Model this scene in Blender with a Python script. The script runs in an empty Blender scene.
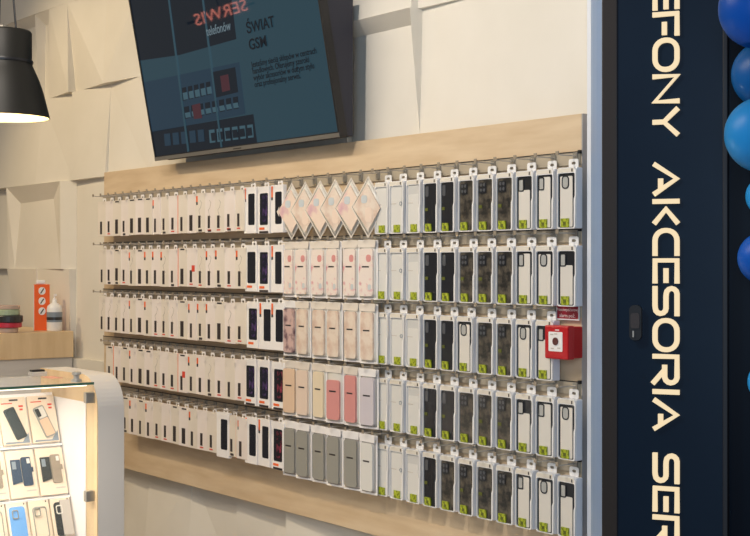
import bpy, bmesh, math, random
from mathutils import Vector, Matrix
random.seed(7)
C = bpy.context.scene.collection
# ---------------------------------------------------------------- camera frame
F_PX, V_PX, CX, HY = 1350.0, 1011.0, 375.0, 264.0
_h = math.hypot(F_PX, V_PX); CA, SA = F_PX/_h, V_PX/_h
FW = Vector((-CA, SA, 0)); RT = Vector((SA, CA, 0)); EYE = 1.6
WALL = 2.79                                   # y of the board's front face
def ray(px, py=HY):
    k = (px-CX)/F_PX
    return Vector((FW.x+k*RT.x, FW.y+k*RT.y, -(py-HY)/F_PX))
def on_y(px, py, y=WALL):
    d = ray(px, py); p = d*(y/d.y); p.z += EYE; return p
def ux(px, y=WALL): return on_y(px, HY, y).x
def on_x(px, py, x):
    d = ray(px, py); p = d*(x/d.x); p.z += EYE; return p

cam = bpy.data.objects.new('camera', bpy.data.cameras.new('camera')); C.objects.link(cam)
cam.data.sensor_fit = 'HORIZONTAL'; cam.data.sensor_width = 36
cam.data.lens = 36*F_PX/750; cam.data.shift_y = -(268-HY)/750
cam.data.clip_start = .05
cam.location = (0, 0, EYE)
cam.rotation_euler = (math.pi/2, 0, math.atan2(-FW.x, FW.y))
bpy.context.scene.camera = cam

# ---------------------------------------------------------------- materials
def mat(name, col, rough=.5, metal=0, emit=None, es=1, spec=.5, alpha=1, trans=0, coat=0, sss=0):
    m = bpy.data.materials.new(name); m.use_nodes = True
    b = m.node_tree.nodes['Principled BSDF']
    b.inputs['Base Color'].default_value = (*col, 1)
    b.inputs['Roughness'].default_value = rough
    b.inputs['Metallic'].default_value = metal
    b.inputs['Specular IOR Level'].default_value = spec
    b.inputs['Alpha'].default_value = alpha
    b.inputs['Transmission Weight'].default_value = trans
    b.inputs['Coat Weight'].default_value = coat
    if emit:
        b.inputs['Emission Color'].default_value = (*emit, 1); b.inputs['Emission Strength'].default_value = es
    return m
def srgb(r, g, b):
    f = lambda c: (c/255/12.92) if c/255 <= .04045 else ((c/255+.055)/1.055)**2.4
    return (f(r), f(g), f(b))
def noisy(name, c1, c2, scale=(1, 1, 1), nscale=5, rough=.5, bump=0, detail=4, kind='noise', spec=.5, lo=.35, hi=.65):
    m = mat(name, c1, rough, spec=spec); nt = m.node_tree; b = nt.nodes['Principled BSDF']
    tc = nt.nodes.new('ShaderNodeTexCoord'); mp = nt.nodes.new('ShaderNodeMapping')
    mp.inputs['Scale'].default_value = scale
    nt.links.new(tc.outputs['Object'], mp.inputs['Vector'])
    if kind == 'voronoi':
        n = nt.nodes.new('ShaderNodeTexVoronoi'); n.inputs['Scale'].default_value = nscale; out = n.outputs['Distance']
    else:
        n = nt.nodes.new('ShaderNodeTexNoise'); n.inputs['Scale'].default_value = nscale
        n.inputs['Detail'].default_value = detail; out = n.outputs['Fac']
    nt.links.new(mp.outputs['Vector'], n.inputs['Vector'])
    r = nt.nodes.new('ShaderNodeValToRGB')
    r.color_ramp.elements[0].position = lo; r.color_ramp.elements[1].position = hi
    r.color_ramp.elements[0].color = (*c1, 1); r.color_ramp.elements[1].color = (*c2, 1)
    nt.links.new(out, r.inputs['Fac']); nt.links.new(r.outputs['Color'], b.inputs['Base Color'])
    if bump:
        bp = nt.nodes.new('ShaderNodeBump'); bp.inputs['Strength'].default_value = bump; bp.inputs['Distance'].default_value = .01
        nt.links.new(out, bp.inputs['Height']); nt.links.new(bp.outputs['Normal'], b.inputs['Normal'])
    return m
M = {}
M['wall'] = noisy('white_wall_relief', srgb(224, 218, 206), srgb(230, 224, 213), nscale=3, rough=.75)
M['maple'] = noisy('maple_veneer', srgb(206, 180, 146), srgb(220, 197, 165), scale=(1.2, 6, 9), nscale=3, rough=.45, detail=6)
M['maple_v'] = noisy('maple_veneer_upright', srgb(214, 184, 142), srgb(226, 198, 158), scale=(6, 6, 1), nscale=3, rough=.4, detail=6)
M['floor'] = noisy('floor_tile', srgb(150, 140, 128), srgb(170, 160, 148), nscale=2, rough=.4)
M['ceiling'] = mat('ceiling_paint', srgb(200, 190, 175), .8)
M['steel'] = mat('brushed_steel', srgb(170, 165, 156), .35, .8)
M['rail'] = mat('rail_metal', srgb(188, 176, 156), .45, .35)
M['chrome'] = mat('chrome', srgb(186, 182, 176), .3, .45)
M['slot'] = mat('rail_slot', srgb(50, 45, 40), .6)
M['black'] = mat('black_plastic', srgb(24, 24, 28), .4)
M['ink'] = mat('black_print', srgb(52, 44, 44), .5)
M['white'] = mat('white_plastic', srgb(236, 234, 232), .35)
M['card'] = noisy('white_card', srgb(232, 220, 212), srgb(238, 228, 222), nscale=8, rough=.5)
M['card2'] = noisy('cream_card', srgb(226, 216, 202), srgb(232, 222, 210), nscale=8, rough=.5)
M['cardw'] = mat('bright_card', srgb(244, 240, 238), .4)
M['orange'] = mat('orange_print', srgb(240, 108, 50), .5)
M['red_print'] = mat('red_print', srgb(220, 70, 50), .5)
M['grey_print'] = mat('grey_print', srgb(190, 180, 170), .5)
M['phone_art'] = noisy('purple_phone_art', srgb(20, 20, 44), srgb(140, 96, 178), nscale=16, rough=.25, lo=.42, hi=.66)
M['phone_red'] = noisy('pink_phone_art', srgb(24, 18, 28), srgb(214, 80, 110), nscale=16, rough=.25, lo=.42, hi=.6)
M['phone_dark'] = mat('dark_phone_print', srgb(26, 28, 38), .25)
M['lime'] = noisy('lime_label', srgb(120, 132, 20), srgb(172, 182, 46), nscale=120, rough=.5, lo=.45, hi=.5)
M['olive'] = mat('olive_print', srgb(92, 98, 30), .5)
M['clear'] = mat('clear_case', srgb(206, 205, 202), .2)
M['clear2'] = mat('clear_case_face', srgb(222, 220, 215), .25)
M['boxclear'] = mat('frosted_box_plastic', srgb(226, 228, 234), .25)
M['glassgrey'] = mat('grey_lens_glass', srgb(176, 176, 172), .3)
M['darkgrey'] = mat('dark_grey_lens', srgb(84, 86, 90), .3)
M['dark'] = mat('black_case', srgb(30, 32, 38), .3)
M['camo'] = noisy('leaf_patterned_case', srgb(34, 33, 32), srgb(98, 90, 78), nscale=55, rough=.35, lo=.38, hi=.66)
M['insert'] = mat('white_insert', srgb(222, 216, 206), .35)
M['poly'] = mat('pouch_film', srgb(240, 236, 226), .25, alpha=.8)
M['polyc'] = mat('clear_film', srgb(215, 210, 205), .2, alpha=.55)
M['tan'] = mat('tan_case', srgb(226, 196, 168), .4)
M['beige'] = mat('pinkish_beige_case', srgb(230, 208, 190), .4)
M['cream'] = mat('cream_case', srgb(236, 219, 190), .4)
M['pink'] = mat('coral_pink_case', srgb(216, 148, 144), .4)
M['lilac'] = mat('pale_lilac_case', srgb(208, 200, 206), .35)
M['showcard'] = mat('cream_showcase_card', srgb(234, 214, 190), .45)
M['grey'] = mat('grey_case', srgb(152, 150, 142), .35)
M['floral'] = noisy('floral_case', srgb(236, 222, 212), srgb(216, 140, 150), nscale=38, rough=.4, lo=.56, hi=.72)
M['marble'] = noisy('marbled_case', srgb(232, 216, 200), srgb(206, 172, 152), nscale=22, rough=.4, lo=.4, hi=.7)
M['tri'] = noisy('pink_and_black_case', srgb(206, 176, 170), srgb(110, 80, 90), nscale=26, rough=.4, lo=.45, hi=.6)
M['unicorn'] = noisy('pastel_print', srgb(236, 214, 196), srgb(206, 150, 170), nscale=16, rough=.4, lo=.5, hi=.7)
M['blueprint'] = mat('pale_blue_print', srgb(200, 206, 208), .4)
M['redplastic'] = mat('red_plastic', srgb(186, 14, 26), .4)
M['redsign'] = mat('dark_red_sign', srgb(150, 24, 44), .4)
M['brown'] = mat('dark_brown_knob', srgb(90, 40, 36), .4)
M['lamp'] = mat('black_lamp_metal', srgb(30, 29, 26), .5, 0, spec=.35)
M['lampin'] = mat('lamp_inside', srgb(240, 225, 180), .6, emit=srgb(255, 232, 180), es=.12)
M['alu'] = mat('pale_blue_aluminium', srgb(134, 160, 198), .45, .1)
M['alu_w'] = mat('white_trim', srgb(226, 230, 238), .5)
M['brownframe'] = mat('dark_bronze_frame', srgb(46, 40, 38), .35, .1)
M['darkframe'] = mat('dark_frame', srgb(14, 18, 28), .5)
M['edge'] = mat('grey_edge_strip', srgb(176, 170, 168), .5)
M['header'] = mat('cream_header', srgb(226, 218, 204), .4)
M['hooktip'] = mat('hook_tip', srgb(165, 152, 134), .4, .3)
M['navy'] = noisy('navy_panel', srgb(2, 24, 44), srgb(4, 27, 47), nscale=4, rough=.35, spec=.25)
M['navydark'] = mat('dark_door_panel', srgb(3, 14, 28), .3, spec=.15)
M['letter'] = mat('lit_letter', srgb(120, 112, 95), .5, emit=srgb(252, 226, 182), es=.84)
M['balloon_dark'] = mat('deep_blue_balloon', srgb(0, 88, 190), .38, spec=.3)
M['balloon_light'] = mat('light_blue_balloon', srgb(36, 150, 226), .38, spec=.3)
M['balloon_teal'] = mat('petrol_blue_balloon', srgb(0, 92, 164), .38, spec=.3)
M['glass'] = mat('showcase_glass', srgb(200, 215, 208), .02, alpha=.045)
M['glassedge'] = mat('green_glass_edge', srgb(70, 105, 88), .15)
M['orangebox'] = mat('orange_box', srgb(238, 98, 30), .5)
M['lightpanel'] = mat('led_strip', srgb(255, 250, 235), .5, emit=srgb(255, 244, 220), es=1.6)
M['gablewhite'] = mat('pale_laminate', srgb(202, 197, 192), .4)
M['navycase'] = mat('navy_wallet', srgb(36, 54, 82), .4)
M['taupe'] = mat('taupe_wallet', srgb(150, 134, 116), .4)
M['rose'] = mat('rose_phone', srgb(226, 186, 156), .4)
M['bluecase'] = mat('blue_case', srgb(110, 165, 225), .3)
M['greylabel'] = mat('grey_label', srgb(130, 140, 150), .4)
M['tape_green'] = mat('pale_green_tape', srgb(165, 180, 150), .3)
M['tape_black'] = mat('black_tape', srgb(50, 50, 52), .3)
M['tape_red'] = mat('red_tape', srgb(190, 50, 70), .3)
M['tape_clear'] = mat('clear_tape', srgb(190, 165, 150), .2)

# ---------------------------------------------------------------- mesh helpers
def link(name, bm, m, parent=None, smooth=False, loc=None):
    me = bpy.data.meshes.new(name); bmesh.ops.recalc_face_normals(bm, faces=bm.faces[:])
    bm.to_mesh(me); bm.free()
    ms = m if isinstance(m, list) else [m]
    for k in ms: me.materials.append(M[k] if isinstance(k, str) else k)
    if smooth:
        for p in me.polygons: p.use_smooth = True
    o = bpy.data.objects.new(name, me); C.objects.link(o)
    if parent: o.parent = parent
    if loc: o.location = loc
    return o
def box(bm, x0, x1, y0, y1, z0, z1, bev=0, mi=0):
    g = bmesh.ops.create_cube(bm, size=1)
    for v in g['verts']:
        v.co = Vector(((x0+x1)/2+v.co.x*(x1-x0), (y0+y1)/2+v.co.y*(y1-y0), (z0+z1)/2+v.co.z*(z1-z0)))
    fs = {f for v in g['verts'] for f in v.link_faces}
    if bev:
        es = list({e for v in g['verts'] for e in v.link_edges})
        r = bmesh.ops.bevel(bm, geom=es, offset=bev, segments=2, profile=.5, affect='EDGES')
        fs = set(r['faces']) | {f for f in fs if f.is_valid}
    for f in fs: f.material_index = mi
def bx(*a, bev=0):
    bm = bmesh.new(); box(bm, *a, bev=bev); return bm
def prism(bm, pts, y0, y1, mi=0):                 # polygon in x,z extruded along y
    a = [bm.verts.new((p[0], y0, p[1])) for p in pts]; b = [bm.verts.new((p[0], y1, p[1])) for p in pts]
    fs = [bm.faces.new(a), bm.faces.new(b[::-1])]
    n = len(pts)
    for i in range(n): fs.append(bm.faces.new((a[i], b[i], b[(i+1) % n], a[(i+1) % n])))
    for f in fs: f.material_index = mi
def ring(bm, outer, inner, y0, y1, mi=0):
    n = len(outer)
    vs = [[bm.verts.new((p[0], y, p[1])) for p in L] for L in (outer, inner) for y in (y0, y1)]
    o0, o1, i0, i1 = vs
    for k in range(n):
        j = (k+1) % n
        for q in ((o0[k], o0[j], i0[j], i0[k]), (o1[k], i1[k], i1[j], o1[j]), (o0[k], o1[k], o1[j], o0[j]), (i0[k], i0[j], i1[j], i1[k])):
            bm.faces.new(q).material_index = mi
def rrect(x0, x1, z0, z1, r, n=4):
    pts = []
    for cx, cz, a0 in ((x1-r, z1-r, 0), (x0+r, z1-r, 90), (x0+r, z0+r, 180), (x1-r, z0+r, 270)):
        for i in range(n+1):
            a = math.radians(a0+90*i/n); pts.append((cx+r*math.cos(a), cz+r*math.sin(a)))
    return pts
def tube(bm, pts, r, n=6, mi=0):
    pts = [Vector(p) for p in pts]; rings = []
    for i, p in enumerate(pts):
        t = ((pts[i+1]-p) if i < len(pts)-1 else (p-pts[i-1])).normalized()
        if 0 < i < len(pts)-1: t = ((pts[i+1]-p).normalized()+(p-pts[i-1]).normalized()).normalized()
        a = t.cross(Vector((1, 0, .01)) if abs(t.x) < .9 else Vector((0, 0, 1))).normalized(); b = t.cross(a)
        rings.append([bm.verts.new(p+a*r*math.cos(2*math.pi*k/n)+b*r*math.sin(2*math.pi*k/n)) for k in range(n)])
    for i in range(len(rings)-1):
        for k in range(n):
            bm.faces.new((rings[i][k], rings[i][(k+1) % n], rings[i+1][(k+1) % n], rings[i+1][k])).material_index = mi
    bm.faces.new(rings[0][::-1]).material_index = mi; bm.faces.new(rings[-1]).material_index = mi
def lathe(bm, prof, n=32, mi=0, cap=True):
    rings = []
    for r, z in prof:
        rings.append([bm.verts.new((r*math.cos(2*math.pi*k/n), r*math.sin(2*math.pi*k/n), z)) for k in range(n)])
    for i in range(len(rings)-1):
        for k in range(n):
            bm.faces.new((rings[i][k], rings[i][(k+1) % n], rings[i+1][(k+1) % n], rings[i+1][k])).material_index = mi
    if cap:
        bm.faces.new(rings[0][::-1]).material_index = mi; bm.faces.new(rings[-1]).material_index = mi
def empty(name, loc, label=None, cat=None, group=None, rot=None):
    o = bpy.data.objects.new(name, None); C.objects.link(o); o.location = loc; o.empty_display_size = .05
    if rot: o.rotation_euler = rot
    return tag(o, label, cat, group)
def tag(o, label=None, cat=None, group=None, kind=None):
    if label: o['label'] = label
    if cat: o['category'] = cat
    if group: o['group'] = group
    if kind: o['kind'] = kind
    return o
def copy_tree(o, parent=None):
    c = o.copy(); C.objects.link(c)
    if parent: c.parent = parent
    for ch in o.children: copy_tree(ch, c)
    return c
def drop_tree(o):
    for ch in list(o.children): drop_tree(ch)
    bpy.data.objects.remove(o)
def text_mesh(name, s, size, m, parent, loc, extrude=.0006, rot=(math.pi/2, 0, 0), align='LEFT', bold=0):
    cu = bpy.data.curves.new(name, 'FONT'); cu.body = s; cu.size = size; cu.extrude = extrude; cu.align_x = align
    cu.resolution_u = 3; cu.offset = bold
    t = bpy.data.objects.new(name, cu); C.objects.link(t)
    dg = bpy.context.evaluated_depsgraph_get()
    me = bpy.data.meshes.new_from_object(t.evaluated_get(dg)); me.materials.clear(); me.materials.append(M[m])
    bpy.data.objects.remove(t)
    o = bpy.data.objects.new(name, me); C.objects.link(o); o.location = loc; o.rotation_euler = rot
    if parent: o.parent = parent
    return o

# ---------------------------------------------------------------- the setting
XR = ux(590.5); XS = ux(590.5, WALL+.055)                                    # right end of the wall
tag(link('floor', bx(-9.5, 3, -3, WALL+.2, -.05, 0), 'floor'), kind='structure')
TB = WALL+.075                                    # back plane of the relief tiles
bm = bmesh.new()
box(bm, -9.5, XR, TB, TB+.12, 0, 3.4)
PZ, PX = .442, .394
zj = [2.459+PZ*k for k in (2, 1, 0, -1, -2, -3, -4, -5)] + [0.01]
nx = 15
TS = {(1, 10): (.085, 6.5, 0), (2, 2): (.10, 6.5, 0), (2, 3): (.09, 6.0, .3), (4, 10): (.80, 6.0, 0), (1, 1): (.03, 4, 0)}   # tiles whose top edge slopes back: fraction, depth, closing
DEP = {}                                          # (row, column) -> corner depths tl, tr, bl, br in cm (column 0 is the right-most)
DEP.update({(1, 0): (1.0, 1.0, 1.2, 1.0), (1, 1): (1.5, 1.5, 3, 1.4), (2, 0): (1.2, 1, 1.5, 1), (2, 1): (1.0, 1.2, 2.2, 1.5),
            (1, 2): (4, 3, 6, 6), (2, 2): (.5, .6, 1.5, 2.0), (1, 3): (3, 4, 3, 6), (2, 3): (2.5, .5, 1, 4),
            (0, 10): (5, 5, 7, 7), (0, 9): (5, 5, 7, 6), (0, 8): (4, 4, 6, 3), (0, 11): (5, 5, 7, 7),
            (1, 11): (1, .5, 3, 3), (1, 10): (.5, .5, 2, 4.5), (1, 9): (.5, 6, 1, 5.5), (1, 8): (6, 2, 1.5, 5.5), (1, 7): (3, 4.5, 5.5, 1.5), (1, 6): (4, 2, 2, 3),
            (2, 11): (2, 3, 6, 6), (2, 10): (3, 2, 6, 6.5), (2, 9): (2, 1, 6.5, 3), (2, 8): (3.5, 1.2, 4.8, 4.6), (2, 7): (1.2, 2.5, 3, 2), (2, 6): (3, 1, 2, 4),
            (3, 11): (.5, .5, 5, 5), (3, 10): (.5, .5, 5, 5), (3, 9): (3.5, 3, 5, 5.5), (3, 8): (.8, 2, 1, 2),
            (4, 11): (1, .5, 3, 2), (4, 10): (.5, .5, 3, 2), (4, 9): (5, 5, 4, 4), (4, 8): (1.2, 2, 1.5, 2)})
for r in range(len(zj)-1):
    zt, zb = zj[r], zj[r+1]
    for c in range(nx):
        x1 = XS-c*PX; x0 = x1-PX
        if c == 0: x1 = XR
        if (r, c) in ((3, 9), (3, 10)): continue
        rd = random.Random(r*31+c*7+3)
        d = DEP.get((r, c)) or tuple(rd.choice((.8, 1.5, 3, 4.5, 6)) for _ in range(4))
        if r == 3 and c < 8 or r >= 4 and c < 7: d = tuple(min(v, 4.5) for v in d)
        P3 = lambda u, v, dd: bm.verts.new((x0+(x1-x0)*u, TB-dd/100, zt+(zb-zt)*v))
        tl, tr, bl, br = d
        if (r, c) == (1, 9):
            A, B, C2, D, E, Fv, TR_, BR_ = [P3(*q) for q in ((0, 0, 6.5), (.45, 0, 6.3), (.10, .13, .8), (0, .11, .5), (.14, 1, 1.2), (0, 1, 1), (1, 0, 6), (1, 1, 5.5))]
            for f in ((A, B, C2, D), (D, C2, E, Fv), (B, E, C2), (B, BR_, E), (B, TR_, BR_)): bm.faces.new(f)
            f = [A, B, TR_, BR_, E, Fv, D]
        elif (r, c) in TS:
            fr, td, closing = TS[(r, c)]
            A, B, C2, D, BR_, BL_ = P3(0, 0, td), P3(1, 0, td), P3(1-closing, fr, tr), P3(0, fr, tl), P3(1, 1, br), P3(0, 1, bl)
            bm.faces.new((A, B, C2, D)); bm.faces.new((D, C2, BR_)); bm.faces.new((D, BR_, BL_)); bm.faces.new((B, BR_, C2))
            f = [A, B, C2, BR_, BL_, D]
        else:
            f = [P3(0, 0, tl), P3(1, 0, tr), P3(1, 1, br), P3(0, 1, bl)]
            if (r+c) % 2: bm.faces.new((f[0], f[1], f[2])); bm.faces.new((f[0], f[2], f[3]))
            else: bm.faces.new((f[0], f[1], f[3])); bm.faces.new((f[1], f[2], f[3]))
        k = [bm.verts.new((v.co.x, TB+.01, v.co.z)) for v in f]
        for i in range(len(f)):
            j = (i+1) % len(f)
            bm.faces.new((f[i], k[i], k[j], f[j]))
# the wide coffered tile left of the board
zt, zb = zj[3], zj[4]; yq = WALL+.03
xa, xb, xc, xd, xe = XS-11*PX, ux(14, yq), ux(47, yq), ux(60, WALL+.01), XS-9*PX
O = lambda x, v, dd: bm.verts.new((x, TB-dd/100, zt+(zb-zt)*v))
o1, o2, o3, o4 = O(xa, 0, 6.5), O(xd, 0, 6.5), O(xd, 1, 6.2), O(xa, 1, 5)
i1, i2, i3, i4 = O(xb, .20, .6), O(xc, .18, .8), O(xc, 1, 5.2), O(xb, 1, 4)
e1, e2 = O(xe, 0, 1.0), O(xe, 1, 1.2)
for f in ((o1, o2, i2, i1), (o1, i1, i4, o4), (i1, i2, i3, i4), (i2, o2, o3, i3), (o2, e1, e2, o3)): bm.faces.new(f)
f = [o1, o2, e1, e2, o3, i3, i4, o4]; k = [bm.verts.new((v.co.x, TB+.01, v.co.z)) for v in f]
for i in range(8):
    j = (i+1) % 8
    bm.faces.new((f[i], k[i], k[j], f[j]))
tag(link('wall_back', bm, 'wall'), kind='structure')

# storefront facade turned towards the mall: plane through px 602 at depth ~3.35
PA = math.atan2(3000, 1350)                       # angle of the sign plane to the viewing direction
pd = (-FW*0)                                      # direction of the plane to the right
pd = (RT*math.sin(PA) - FW*math.cos(PA))
P0 = ray(602)*3.45; P0.z = 0
nrm = Vector((pd.y, -pd.x, 0))                    # towards the viewer
if nrm.dot(-ray(650)) < 0: nrm = -nrm
def on_sign(px, off=0.0):
    d = ray(px); q = P0+nrm*off
    t = (q.x*nrm.x+q.y*nrm.y)/(d.x*nrm.x+d.y*nrm.y)
    p = d*t; s = (p-q).x*pd.x+(p-q).y*pd.y
    return s, t
sign_rot = math.atan2(pd.y, pd.x)
def spx(px, off=0.0): return on_sign(px, off)[0]
def spz(px, py, off=0.0): return EYE-(py-HY)/F_PX*on_sign(px, off)[1]
# local frame of the sign: x along pd, -y towards the viewer
facade_loc = (P0.x, P0.y, 0)
yb = TB+.12
def facade(name, bm, m, kind='structure'):
    o = link(name, bm, m); o.location = facade_loc; o.rotation_euler = (0, 0, sign_rot); o['kind'] = kind; return o
# end trim of the wall (white edge, then the pale blue post)
tag(link('trim_1', bx(XR, XR+.028, TB-.09, TB+.12, 0, 3.3, bev=.002), 'alu_w'), kind='structure')
post = bmesh.new()
pA = ray(592.5)*3.72; pB = P0.copy()
_m = [pA+(pB-pA)*t_+Vector((-.35, -.94, 0))*.016*math.sin(math.pi*t_) for t_ in (.2, .4, .6, .8)]
pp = [(pA.x, pA.y)]+[(q.x, q.y) for q in _m]+[(pB.x, pB.y), (pB.x+.06, pB.y+.07), (pA.x+.10, pA.y+.10)]
va = [post.verts.new((x, y, 0)) for x, y in pp]; vb = [post.verts.new((x, y, 3.3)) for x, y in pp]
post.faces.new(va[::-1]); post.faces.new(vb)
for i in range(8): post.faces.new((va[i], va[(i+1) % 8], vb[(i+1) % 8], vb[i]))
tag(link('trim_2', post, 'alu'), kind='structure')
s617, s724, s727 = spx(617.5), spx(723), spx(728)
facade('trim_3', bx(0, s617, -.004, .10, 0, 3.3, bev=.003), 'brownframe')
bm = bx(s724, s727, -.006, .05, 0, 3.3, bev=.002)
facade('trim_4', bm, 'darkframe')
facade('door_1', bx(s727, s727+1.2, .02, .05, 0, 3.3), 'navydark')

# ---------------------------------------------------------------- sign panel with lit letters
sign = empty('sign_panel', facade_loc, 'tall navy sign panel with lit cream letters running down it', 'sign', rot=(0, 0, sign_rot))
link('panel', bx(s617, s724, 0, .05, 0, 3.3), 'navy', sign)
def ribbon(bm, pts, w, y0, y1, closed=False):
    n = len(pts); P = [Vector(p) for p in pts]; L, R = [], []
    for i in range(n):
        if closed: a, b = P[i-1], P[(i+1) % n]
        else: a, b = P[max(i-1, 0)], P[min(i+1, n-1)]
        d0 = (P[i]-a).normalized() if (P[i]-a).length > 1e-9 else (b-P[i]).normalized()
        d1 = (b-P[i]).normalized() if (b-P[i]).length > 1e-9 else d0
        n0 = Vector((-d0.y, d0.x)); n1 = Vector((-d1.y, d1.x)); m = (n0+n1)
        m = m.normalized() if m.length > 1e-6 else n0
        k = min(1/max(m.dot(n0), .35), 1.25)
        L.append(P[i]+m*w/2*k); R.append(P[i]-m*w/2*k)
    vs = [[bm.verts.new((p.x, y, p.y)) for p in S] for y in (y0, y1) for S in (L, R)]
    l0, r0, l1, r1 = vs
    for i in range(n if closed else n-1):
        j = (i+1) % n
        for q in ((l0[i], l0[j], r0[j], r0[i]), (l1[i], r1[i], r1[j], l1[j]), (l0[i], l1[i], l1[j], l0[j]), (r0[i], r0[j], r1[j], r1[i])): bm.faces.new(q)
    if not closed:
        bm.faces.new((l0[0], r0[0], r1[0], l1[0])); bm.faces.new((l0[-1], l1[-1], r1[-1], r0[-1]))
def arc(cx, cy, r, a0, a1, n=6, ry=None):
    ry = ry or r
    return [(cx+r*math.cos(math.radians(a0+(a1-a0)*i/n)), cy+ry*math.sin(math.radians(a0+(a1-a0)*i/n))) for i in range(n+1)]
# letters in (a, b): a = reading direction in stroke-height units, b = height 0..1; T = stroke
T = .18; h = T/2
def strokes(ch, W):
    if ch == 'E': return [[(W-.0, 1-h), (h, 1-h), (h, h), (W, h)], [(.38, .5), (W-.02, .5)]]
    if ch == 'F': return [[(W, 1-h), (h, 1-h), (h, 0)], [(.38, .44), (W-.05, .44)]]
    if ch == 'I': return [[(W/2, 0), (W/2, 1)]]
    if ch == 'O':
        r = .38
        p = arc(W-h-r, 1-h-r, r, 0, 90)+arc(h+r, 1-h-r, r, 90, 180)+arc(h+r, h+r, r, 180, 270)+arc(W-h-r, h+r, r, 270, 360)
        return [('c', p)]
    if ch == 'C':
        r = .38
        return [[(W, 1-h)]+arc(h+r, 1-h-r, r, 90, 180)+arc(h+r, h+r, r, 180, 270)+[(W, h)]]
    if ch == 'S':
        r = .2
        return [[(W, 1-h), (.4, 1-h)]+arc(h+r, 1-h-r, r, 90, 270)+[(.4, .5), (W-.4, .5)]+arc(W-h-r, .5-r, r, 90, -90)+[(W-.4, h), (0, h)]]
    if ch == 'N': return [[(h, 0), (h, 1-h/2), (W-h, h/2), (W-h, 1)]] if False else [[(0, 1-h), (.0, 1-h)] and [(h, 0), (h, .93), (W-h, .07), (W-h, 1)]]
    if ch == 'Y': return [[(W*.5, 0), (W*.5, .48)], [(.10, .95), (W*.5, .42), (W-.10, .95)]]
    if ch == 'A': return [[(.10, .04), (W*.5, .90), (W-.10, .04)], [(W*.5-.02, .3), (W-.3, .3)]]
    if ch == 'K': return [[(h, 0), (h, 1)], [(W-.12, .05), (.38, .5), (W-.12, .95)]]
    if ch == 'R':
        r = .23
        return [[(h, 0), (h, 1-h), (W-h-r, 1-h)]+arc(W-h-r, 1-h-r, r, 80, -80, 6)+[(W-h-r, 1-h-2*r), (.4, 1-h-2*r)], [(.62, .42), (W-.04, .0)]]
    if ch == 'L': return [[(h, 1), (h, h), (W, h)]]
    if ch == 'T': return [[(0, 1-h), (W, 1-h)], [(W/2, 0), (W/2, 1-h)]]
LX0, LX1 = spx(653), spx(679.8); LH = LX1-LX0
TEXT = [('T', -87, -62), ('E', -60, -35), ('L', -33, -17), ('E', -15, 10), ('F', 12, 36.5), ('O', 38, 72), ('N', 74, 104), ('Y', 106, 138),
        ('A', 161, 197), ('K', 199, 227), ('C', 228, 256), ('E', 258, 283.5), ('S', 286, 316), ('O', 318, 352), ('R', 354, 385),
        ('I', 389, 394.5), ('A', 397, 432), ('S', 453, 483), ('E', 486, 512), ('R', 515, 546), ('W', 548, 590)]
for ch, ya, yb_ in TEXT:
    za, zb = spz(666, ya), spz(666, yb_); W = (za-zb)/LH
    S = strokes(ch, W) if ch != 'W' else [[(.06, 1), (W*.28, .05), (W*.5, .8), (W*.72, .05), (W-.06, 1)]]
    bm = bmesh.new()
    for st in S:
        closed = st[0] == 'c'; pts = st[1] if closed else st
        P = [(LX0+b*LH, za-a*LH) for a, b in pts]
        ribbon(bm, P, T*LH, -.008, .001, closed)
    link('letter', bm, 'letter', sign)
# little black lock on the panel
lock = empty('door_lock', (0, 0, 0), 'small black oval lock with silver marking on the navy sign panel', 'lock')
lz0, lz1 = spz(636, 340), spz(636, 305); lx0, lx1 = spx(630.5), spx(642.5)
bm = bmesh.new(); prism(bm, rrect(lx0, lx1, lz0, lz1, (lx1-lx0)*.42, 5), -.014, 0)
lk = link('lock_body', bm, 'black', lock)
bm = bmesh.new(); prism(bm, rrect(lx0+.004, lx1-.004, lz0+.03, lz1-.02, .006, 3), -.017, -.014); link('lock_plate', bm, 'ink', lock)
link('silver_mark', bx(lx0+.009, lx0+.013, -.0178, -.017, lz0+.008, lz0+.024), 'chrome', lock)
lock.location = facade_loc; lock.rotation_euler = (0, 0, sign_rot)

# ---------------------------------------------------------------- balloons
def balloon(px, py, rpx, m, off, label):
    s, t = on_sign(px, off); p = ray(px)*t; z = EYE-(py-HY)/F_PX*t; r = rpx*t/F_PX
    bm = bmesh.new()
    prof = [(.001, -1.12), (.06, -1.1), (.05, -1.04), (.2, -.99)]
    for i in range(2, 24):
        a = -math.pi/2+math.pi*i/24; k = 1+.06*max(0, -math.sin(a))
        prof.append((math.cos(a), math.sin(a)*k))
    prof.append((.002, 1))
    lathe(bm, [(q*r, w*r) for q, w in prof], 32)
    t_ = random.Random(int(px)).uniform(-.5, .5)
    e = link('balloon', bm, m, None, True); e.location = (p.x, p.y, z); e.rotation_euler = (t_, t_*.5, 0)
    tag(e, label, 'balloon', 'blue balloons by the dark door')
for b in [(757, 8, 38, 'balloon_dark', .30, 'large deep blue balloon, topmost beside the lit sign panel'),
          (765, 74, 33, 'balloon_teal', .08, 'petrol blue balloon half hidden under the topmost balloon'),
          (762, 134, 37, 'balloon_light', .30, 'light blue balloon, third from the top beside the sign'),
          (766, 196, 20, 'balloon_light', .06, 'small light blue balloon at mid height by the dark door'),
          (764, 258, 26, 'balloon_dark', .11, 'deep blue balloon at the height of the letter C'),
          (768, 382, 20, 'balloon_light', .075, 'light blue balloon, lowest one beside the sign')]:
    balloon(*b)

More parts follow.
